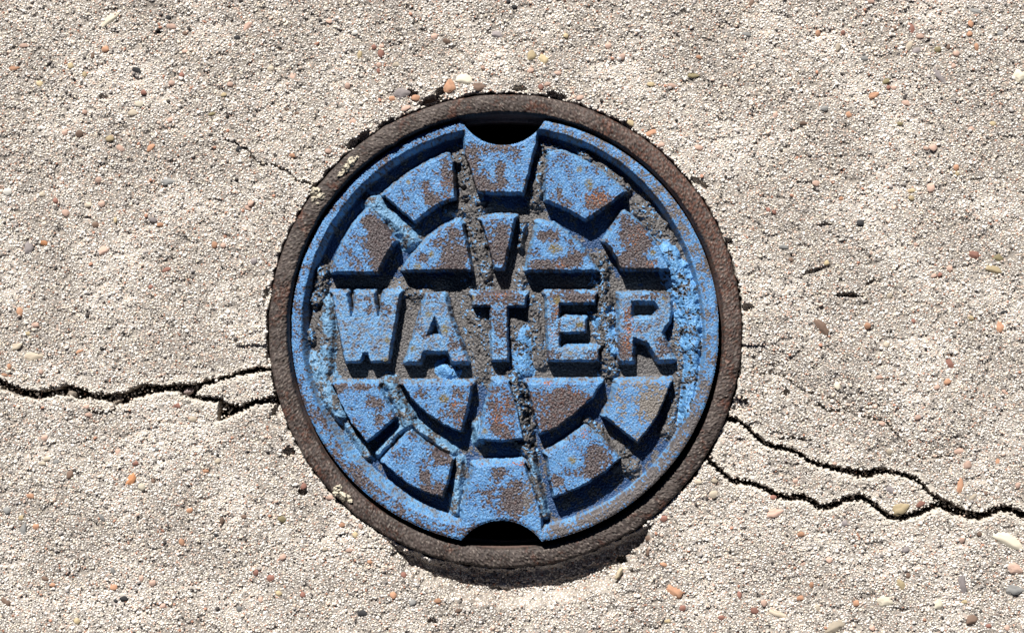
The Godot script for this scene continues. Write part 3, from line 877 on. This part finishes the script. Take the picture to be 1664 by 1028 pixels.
func pebbles(slabs: Array) -> void:
	var tones := {
		"o": lin(190, 132, 90), "p": lin(202, 160, 138), "r": lin(156, 100, 82), "y": lin(186, 162, 112), "t": lin(192, 174, 148), "b": lin(122, 94, 76), "g": lin(134, 133, 132), "k": lin(54, 54, 58),
		"w": lin(214, 208, 198), "v": lin(144, 133, 134), "c": lin(206, 194, 168), "l": lin(132, 118, 74), "q": lin(198, 124, 54)}
	# tone letter, x, y, half length, half width, turn
	var all := [["o", 171, 80, 6, 6, 0], ["y", 178, 225, 7, 6, 0], ["o", 22, 111, 9, 4, 5], ["p", 38, 74, 8, 4, 5], ["y", 64, 136, 6, 5, 0], ["y", 114, 107, 6, 5, 40], ["y", 137, 121, 4, 5, 0], ["b", 150, 89, 3, 7, 5], ["k", 222, 114, 8, 5, 20], ["k", 257, 51, 6, 4, 0], ["k", 273, 28, 4, 4, 0], ["r", 295, 122, 5, 5, 0],
		["r", 233, 150, 5, 5, 0], ["c", 226, 169, 8, 5, 0], ["p", 104, 215, 5, 5, 0], ["b", 128, 217, 7, 6, 0], ["p", 195, 241, 8, 5, 25], ["o", 244, 240, 8, 5, -30], ["p", 276, 195, 5, 5, 0], ["l", 344, 185, 7, 3, -10], ["p", 300, 83, 5, 4, 0], ["p", 278, 43, 8, 5, 10], ["k", 387, 242, 6, 4, -20], ["p", 402, 42, 10, 5, -45], ["p", 137, 182, 5, 5, 0],
		["t", 215, 183, 8, 6, 0], ["p", 374, 137, 6, 5, 0], ["y", 363, 154, 5, 4, 0], ["c", 178, 32, 18, 6, -32], ["b", 300, 54, 4, 4, 0], ["k", 384, 61, 6, 4, 10], ["p", 279, 135, 6, 5, 0], ["r", 619, 87, 6, 7, 0], ["p", 535, 34, 6, 4, 0], ["b", 725, 66, 7, 4, 15], ["v", 808, 56, 9, 6, 30], ["w", 812, 90, 6, 5, 0], ["y", 584, 88, 4, 7, 0], ["p", 476, 124, 5, 9, 10], ["t", 439, 111, 6, 5, 0],
		["t", 644, 105, 6, 5, 0], ["p", 615, 105, 5, 4, 0], ["r", 615, 115, 4, 4, 0], ["p", 564, 139, 5, 5, 0], ["r", 607, 76, 5, 4, 0], ["w", 577, 53, 5, 5, 0], ["o", 731, 142, 9, 11, 20], ["c", 755, 130, 14, 9, 15], ["b", 778, 142, 11, 7, -10], ["v", 654, 152, 12, 8, 0], ["o", 636, 160, 6, 4, 0], ["o", 676, 159, 8, 6, -10], ["p", 659, 176, 8, 5, -10], ["b", 700, 160, 13, 6, -5], ["p", 705, 59, 6, 5, 0],
		["p", 620, 75, 4, 4, 0], ["p", 785, 110, 4, 4, 0], ["b", 466, 178, 4, 3, 0], ["b", 482, 184, 4, 3, 0], ["p", 574, 198, 6, 5, 0], ["o", 475, 253, 5, 4, 0], ["p", 534, 246, 6, 5, 0], ["k", 836, 11, 5, 4, 0], ["k", 826, 2, 4, 4, 0], ["y", 920, 58, 5, 5, 0], ["y", 864, 91, 7, 9, -15], ["y", 883, 97, 9, 7, 30], ["p", 988, 74, 6, 5, 0], ["p", 1011, 92, 5, 6, 30],
		["l", 1127, 123, 9, 4, 5], ["o", 1137, 93, 6, 4, 0], ["p", 943, 159, 7, 5, -30], ["p", 907, 119, 7, 4, 0], ["p", 889, 137, 5, 4, 0], ["r", 879, 142, 5, 5, 0], ["y", 1025, 200, 6, 5, 30], ["o", 1058, 217, 10, 5, -25], ["p", 1074, 236, 6, 5, 0], ["p", 1136, 240, 8, 5, 0], ["g", 1214, 56, 9, 4, 10], ["b", 1221, 5, 4, 7, 20], ["p", 1093, 139, 8, 4, 5], ["y", 1058, 137, 7, 4, 5],
		["p", 862, 115, 6, 5, 0], ["o", 1330, 54, 5, 6, 0], ["p", 1416, 2, 6, 5, 0], ["l", 1441, 132, 7, 5, -10], ["o", 1421, 155, 9, 5, -15], ["r", 1444, 142, 4, 4, 0], ["p", 1453, 142, 5, 4, 0], ["p", 1473, 167, 8, 5, 20], ["r", 1482, 45, 5, 9, -15], ["p", 1496, 59, 7, 5, 0], ["o", 1578, 39, 5, 6, 0], ["o", 1576, 55, 5, 5, 0], ["b", 1454, 46, 6, 4, 0], ["t", 1362, 76, 4, 8, 15],
		["t", 1478, 74, 5, 8, 15], ["v", 1490, 82, 8, 6, -30], ["l", 1524, 80, 6, 5, 0], ["g", 1406, 94, 8, 5, 0], ["o", 1587, 76, 4, 6, 0], ["p", 1555, 87, 6, 6, 0], ["v", 1528, 125, 15, 4, 50], ["c", 1659, 123, 10, 10, 0], ["p", 1550, 107, 4, 5, 0], ["p", 1517, 240, 7, 6, 0], ["p", 1506, 241, 5, 4, 0], ["b", 1306, 200, 6, 4, 0], ["l", 1463, 201, 6, 4, 0], ["o", 1380, 186, 5, 6, 0], ["p", 1260, 186, 4, 6, 0],
		["g", 1340, 176, 7, 4, -20], ["y", 1614, 201, 6, 4, 0], ["g", 1585, 18, 10, 4, 10], ["r", 1370, 53, 4, 4, 0], ["b", 1542, 76, 4, 5, 0], ["g", 1627, 54, 6, 5, 0], ["p", 1579, 209, 7, 5, 20], ["q", 71, 395, 6, 5, 20], ["v", 46, 403, 7, 11, -15], ["p", 168, 407, 9, 7, -15], ["p", 159, 292, 6, 5, 0], ["t", 68, 316, 6, 5, 0], ["r", 90, 326, 5, 5, 0], ["p", 106, 346, 7, 6, 0], ["t", 143, 333, 6, 5, 0],
		["p", 164, 331, 6, 5, 0], ["y", 187, 357, 3, 5, 0], ["o", 348, 398, 5, 6, -20], ["p", 363, 399, 5, 5, 0], ["r", 270, 438, 8, 4, -10], ["g", 273, 295, 11, 5, 5], ["p", 407, 330, 6, 5, -30], ["p", 400, 336, 8, 4, 30], ["r", 244, 466, 4, 4, 0], ["b", 154, 365, 6, 5, 0], ["v", 248, 357, 7, 5, 30], ["o", 260, 365, 7, 4, -10], ["w", 11, 311, 8, 6, 0], ["o", 32, 506, 6, 8, -15], ["v", 412, 424, 6, 5, 0],
		["k", 1399, 362, 7, 6, -15], ["r", 1584, 414, 9, 6, 15], ["l", 1623, 419, 9, 8, 35], ["y", 1616, 438, 14, 6, 22], ["p", 1513, 305, 8, 7, 40], ["p", 1327, 298, 7, 5, 0], ["o", 1368, 322, 5, 5, 0], ["y", 1482, 322, 6, 5, 0], ["y", 1482, 310, 6, 4, 0], ["y", 1556, 282, 5, 4, 0], ["o", 1554, 272, 5, 5, 0], ["y", 1344, 427, 5, 5, 0], ["p", 1544, 436, 5, 6, 0], ["p", 1518, 448, 5, 4, 0], ["r", 1528, 446, 4, 4, 0],
		["t", 1446, 480, 5, 5, 0], ["p", 1489, 397, 4, 4, 0], ["r", 1249, 341, 4, 4, 0], ["r", 1259, 345, 4, 4, 0], ["b", 1286, 422, 5, 4, 0], ["g", 1274, 401, 8, 4, 0], ["t", 55, 579, 17, 7, -14], ["o", 128, 571, 7, 3, -18], ["o", 7, 609, 6, 3, 0], ["y", 45, 542, 4, 4, 0], ["p", 57, 528, 6, 5, 0], ["o", 15, 595, 4, 5, 0], ["p", 66, 604, 4, 4, 0], ["t", 27, 563, 9, 5, -30],
		["o", 1626, 532, 6, 9, 0], ["r", 1544, 590, 5, 9, -40], ["o", 1410, 529, 6, 5, 20], ["y", 1579, 516, 6, 5, 0], ["b", 1336, 530, 7, 15, -32], ["o", 1540, 620, 6, 6, 0], ["p", 1523, 629, 5, 5, 0], ["t", 1441, 560, 5, 5, 0], ["p", 1429, 613, 6, 4, 0], ["k", 1632, 507, 7, 3, 0], ["r", 1485, 521, 4, 4, 0], ["p", 1633, 634, 4, 6, 0], ["b", 1339, 644, 3, 3, 0], ["b", 1545, 577, 8, 3, 5], ["c", 1362, 627, 6, 7, 0],
		["o", 1561, 789, 5, 14, 5], ["o", 1622, 750, 5, 9, -5], ["p", 1573, 755, 7, 8, 30], ["y", 1465, 827, 14, 9, -35], ["r", 1496, 819, 8, 5, -10], ["p", 1259, 834, 14, 7, -20], ["r", 1257, 808, 6, 4, 0], ["o", 1302, 868, 6, 5, 0], ["b", 1593, 868, 5, 5, 0], ["c", 1640, 879, 27, 11, 32], ["p", 1651, 924, 12, 8, 20], ["b", 1603, 801, 4, 4, 0], ["v", 1472, 893, 6, 6, 0], ["p", 1348, 910, 6, 5, 0],
		["p", 1293, 781, 5, 4, 0], ["p", 1357, 753, 4, 3, 0], ["p", 1655, 789, 5, 6, 30], ["t", 1580, 808, 9, 5, -30], ["t", 1446, 733, 6, 5, 0], ["v", 1373, 850, 5, 6, 0], ["p", 1564, 877, 5, 5, 0], ["v", 1448, 796, 8, 6, 20], ["p", 1560, 733, 8, 5, 0], ["p", 1492, 678, 6, 5, 0], ["p", 1434, 688, 6, 4, 0], ["v", 1565, 950, 6, 16, -18], ["b", 1580, 1007, 10, 8, 0], ["y", 1465, 949, 5, 9, -15], ["b", 1477, 934, 5, 6, 0],
		["t", 1357, 1018, 19, 9, -22], ["t", 1263, 997, 17, 5, 27], ["g", 1650, 959, 14, 8, 10], ["y", 1568, 978, 5, 4, 0], ["c", 1526, 982, 7, 9, 0], ["t", 1329, 987, 4, 6, -20], ["o", 1301, 972, 6, 5, 0], ["o", 1392, 980, 5, 6, 0], ["r", 1607, 1017, 5, 4, 0], ["p", 1637, 1020, 5, 5, 0], ["o", 1319, 950, 4, 5, 0], ["c", 1439, 977, 12, 8, 0], ["p", 1418, 1020, 5, 5, 0], ["p", 1305, 917, 6, 4, -20],
		["o", 1097, 961, 14, 8, 30], ["r", 1226, 992, 8, 6, 20], ["p", 1242, 980, 6, 6, 0], ["r", 1202, 966, 4, 6, 0], ["r", 1078, 842, 7, 5, 10], ["b", 1055, 875, 6, 6, 0], ["o", 1079, 917, 7, 4, 5], ["b", 1053, 896, 3, 6, 0], ["r", 1109, 988, 6, 5, 0], ["b", 1027, 989, 4, 4, 0], ["y", 1085, 1009, 5, 4, 0], ["t", 1135, 783, 6, 5, 0], ["t", 1162, 781, 6, 5, 0], ["r", 1172, 1003, 6, 4, 0], ["t", 1159, 803, 8, 6, 0],
		["r", 439, 939, 7, 6, 0], ["y", 453, 964, 6, 5, 0], ["r", 492, 966, 5, 6, -20], ["o", 639, 967, 6, 6, 0], ["r", 656, 934, 5, 5, 0], ["o", 711, 976, 6, 5, 0], ["l", 458, 843, 8, 6, 10], ["t", 527, 892, 6, 4, 0], ["p", 567, 894, 6, 4, 0], ["y", 577, 869, 5, 5, 0], ["r", 493, 790, 5, 6, 0], ["p", 535, 808, 6, 5, 0], ["k", 589, 996, 8, 6, 0], ["p", 459, 905, 6, 6, 0], ["o", 601, 913, 5, 4, 0], ["p", 586, 855, 4, 5, 0],
		["o", 555, 853, 6, 5, 0], ["g", 670, 979, 6, 6, 0], ["p", 423, 974, 4, 5, 0], ["b", 744, 992, 6, 4, -20], ["q", 213, 779, 6, 11, 28], ["b", 113, 771, 6, 7, 30], ["g", 37, 858, 5, 12, 5], ["o", 57, 855, 6, 5, 0], ["b", 9, 978, 9, 6, 32], ["k", 201, 972, 7, 5, 0], ["k", 188, 976, 4, 3, 0], ["o", 185, 954, 7, 5, -15], ["p", 247, 947, 6, 5, 0], ["p", 229, 939, 4, 5, 0], ["y", 125, 1009, 6, 6, 20],
		["o", 295, 881, 5, 6, 0], ["b", 360, 846, 5, 7, 20], ["o", 307, 829, 6, 4, -15], ["k", 351, 869, 5, 3, 0], ["g", 388, 989, 5, 5, 0], ["y", 34, 841, 4, 5, 0], ["o", 85, 950, 6, 4, 0], ["b", 73, 940, 7, 4, 10], ["o", 49, 806, 6, 5, 0], ["c", 230, 791, 7, 6, 0], ["r", 415, 930, 5, 5, 0], ["g", 11, 829, 7, 6, 30], ["b", 396, 839, 5, 4, 30], ["g", 183, 927, 4, 6, 0], ["g", 164, 840, 4, 7, -30],
		["b", 248, 781, 4, 4, 0], ["p", 264, 984, 6, 5, -20], ["o", 334, 765, 5, 4, 0], ["p", 144, 674, 7, 4, 0], ["p", 140, 660, 5, 4, 0], ["t", 76, 745, 6, 5, 0], ["t", 68, 753, 6, 4, 0], ["p", 71, 711, 6, 5, 0], ["r", 288, 659, 6, 5, 20], ["g", 91, 750, 6, 5, 0], ["g", 253, 729, 7, 3, 10], ["r", 220, 753, 5, 4, 0], ["p", 191, 734, 5, 6, 0], ["t", 353, 749, 5, 5, 0], ["t", 313, 681, 8, 5, 0]]
	var shapes := []
	for s in 9:
		shapes.append(rock_mesh(2 if s < 4 else 1, 100 + s * 7, 0.24, Color.WHITE, 0.28))
	var mats := {}
	for key in tones:
		var list := []
		for s in 3:
			var m := vertex_material(0.8, 0.35)
			var t: Color = tones[key]
			var grey := t.get_luminance()
			m.albedo_color = (t.lerp(Color(grey, grey, grey), 0.32) * [0.72, 0.88, 1.0][s]).linear_to_srgb()
			list.append(m)
		mats[key] = list
	for q in all:
		var px: float = q[1]
		var py: float = q[2]
		var big: float = maxf(q[3], q[4])
		var turn := deg_to_rad(q[5] + rng.randf_range(-12, 12))
		var who := owner_of(px, py)
		var o := MeshInstance3D.new()
		o.name = "pebble"
		o.mesh = shapes[rng.randi() % 4 if big > 8.0 else 4 + rng.randi() % 5]
		o.material_override = mats[q[0]][rng.randi() % 3]
		var high := minf(q[3], q[4]) * S * (0.55 if big < 8.0 else 0.42)
		o.position = plan(px, py, ground(px, py) + 0.00005)
		# a turned mesh variant would not keep its outline, so only quarter turns inside the ellipse
		o.basis = Basis(Vector3.UP, -turn).scaled_local(Vector3(q[3] * S * 1.08, high * 1.1, q[4] * S * 1.08))
		slabs[who].add_child(o, true)
		var rx: float = q[3] + 0.5
		var ry: float = q[4] + 0.5
		for j in range(int(py - big - 2) / 2, int(py + big + 2) / 2 + 1):
			for i in range(int(px - big - 2) / 2, int(px + big + 2) / 2 + 1):
				if i < 0 or j < 0 or i >= TK or j >= TJ:
					continue
				var dx := i * 2.0 + 1.0 - px
				var dy := j * 2.0 + 1.0 - py
				var ux := (dx * cos(turn) + dy * sin(turn)) / rx
				var uy := (dy * cos(turn) - dx * sin(turn)) / ry
				if ux * ux + uy * uy < 0.6:
					taken[j * TK + i] = 1

func loose_stones() -> void:
	for s in [[116, 640, 8, 6, 20, -0.0015, Color8(128, 118, 108), "dark angular stone wedged in the left crack, the one nearest the left end"],
			[188, 651, 9, 5, -15, -0.0045, Color8(150, 140, 130), "flat grey stone lying in the widest bay of the left crack"],
			[305, 636, 9, 6, -10, -0.004, Color8(138, 124, 122), "purplish grey stone in the left crack beside the small concrete wedge"],
			[1006, 931, 5, 11, 28, 0.0004, Color8(176, 162, 138), "pale stone sliver lying at the edge of the hollow below the iron ring"]]:
		var o := part("loose_stone", rock_mesh(2, 400 + int(s[0]), 0.2, Color.WHITE, 0.2), null, self)
		var m := vertex_material(0.75, 0.4)
		m.albedo_color = s[6]
		o.material_override = m
		o.position = plan(s[0], s[1], s[5])
		o.basis = Basis(Vector3.UP, -deg_to_rad(s[4])).scaled_local(Vector3(s[2] * S, minf(s[2], s[3]) * S * 0.9, s[3] * S))
		tag(o, s[7], "stone")

func grains(slabs: Array) -> void:
	var kinds := 4
	var meshes := []
	for s in kinds:
		meshes.append(rock_mesh(1, 200 + s * 11, 0.20, Color.WHITE, 0.10))
	var bufs := []
	for s in 4 * kinds:
		bufs.append(PackedFloat32Array())
	# sand and fine gravel: share of each tone, colour
	var mix := [[0.36, lin(220, 215, 210)], [0.20, lin(196, 189, 183)], [0.11, lin(214, 203, 188)], [0.10, lin(206, 182, 168)], [0.09, lin(156, 150, 148)], [0.06, lin(112, 107, 105)], [0.05, lin(66, 62, 61)], [0.03, lin(164, 124, 106)]]
	for zone in 2:
		var step := 3.05 if zone == 0 else 4.6
		var xa := -110.0 if zone == 0 else -740.0
		var xb := 1774.0 if zone == 0 else 2404.0
		var ya := -110.0 if zone == 0 else -580.0
		var yb := 1138.0 if zone == 0 else 1608.0
		var rows := int((yb - ya) / step)
		var cols := int((xb - xa) / step)
		for j in rows:
			for i in cols:
				var px := xa + (i + rng.randf()) * step
				var py := ya + (j + rng.randf()) * step
				if zone == 1 and px > -110.0 and px < 1774.0 and py > -110.0 and py < 1138.0:
					continue
				if Vector2(px, py).distance_to(RING_C) < 387.6 + 5.0 * n_mid.get_noise_2d(px, py):
					continue
				if px >= 0.0 and py >= 0.0 and px < 1664.0 and py < 1028.0 and taken[(int(py) >> 1) * TK + (int(px) >> 1)]:
					continue
				var cd := crack_depth(px, py)
				var sink := 0.0
				if cd > -1.8:
					if cd < 1.8 or rng.randf() < 0.55:
						continue
					sink = rng.randf_range(0.003, 0.012)          # grit that has fallen into the crack
				elif hair_depth(px, py) < 1.3:
					continue
				var size := rng.randf_range(1.0, 1.85) * (step / 3.05)
				if rng.randf() < 0.06:
					size *= rng.randf_range(1.4, 2.0)
				var vd := n_void.get_noise_2d(px, py * 1.35)
				if vd > 0.34 and rng.randf() < 0.3:
					continue
				var pick := rng.randf()
				var n := 0
				while n < mix.size() - 1 and pick > mix[n][0]:
					pick -= mix[n][0]
					n += 1
				var tone := n_tone.get_noise_2d(px, py)
				var c: Color = mix[n][1] * (rng.randf_range(0.82, 1.12) * (1.0 + 0.22 * tone))
				if cd > -11.0 and cd < 0.0:
					c = c.lerp(lin(214, 206, 196), 0.45)
				var r := size * S
				if n_tone.get_noise_2d(px * 4.0 + 900.0, py * 4.0) > 0.26:
					sink += r * 0.25                                  # cement still covers most of the grain here
				var b := Basis.from_euler(Vector3(rng.randf_range(-0.5, 0.5), rng.randf() * TAU, rng.randf_range(-0.5, 0.5))).scaled_local(Vector3(r * rng.randf_range(0.9, 1.3), r * rng.randf_range(0.65, 1.0), r * rng.randf_range(0.8, 1.1)))
				var o := plan(px, py, ground(px, py) - sink + r * rng.randf_range(-0.40, 0.42))
				var who := owner_of(px, py)
				var at: int = who * kinds + rng.randi() % kinds
				bufs[at].append_array(PackedFloat32Array([b.x.x, b.y.x, b.z.x, o.x, b.x.y, b.y.y, b.z.y, o.y, b.x.z, b.y.z, b.z.z, o.z, c.r, c.g, c.b, 1.0]))
	var mat := vertex_material(0.85, 0.35)
	for who in 4:
		for s in kinds:
			var buf: PackedFloat32Array = bufs[who * kinds + s]
			if buf.is_empty():
				continue
			var mm := MultiMesh.new()
			mm.transform_format = MultiMesh.TRANSFORM_3D
			mm.use_colors = true
			mm.mesh = meshes[s]
			mm.instance_count = buf.size() / 16
			mm.buffer = buf
			var o := MultiMeshInstance3D.new()
			o.name = "stone_grains"
			o.multimesh = mm
			o.material_override = mat
			slabs[who].add_child(o, true)
			tag(o, "", "", "", "stuff")
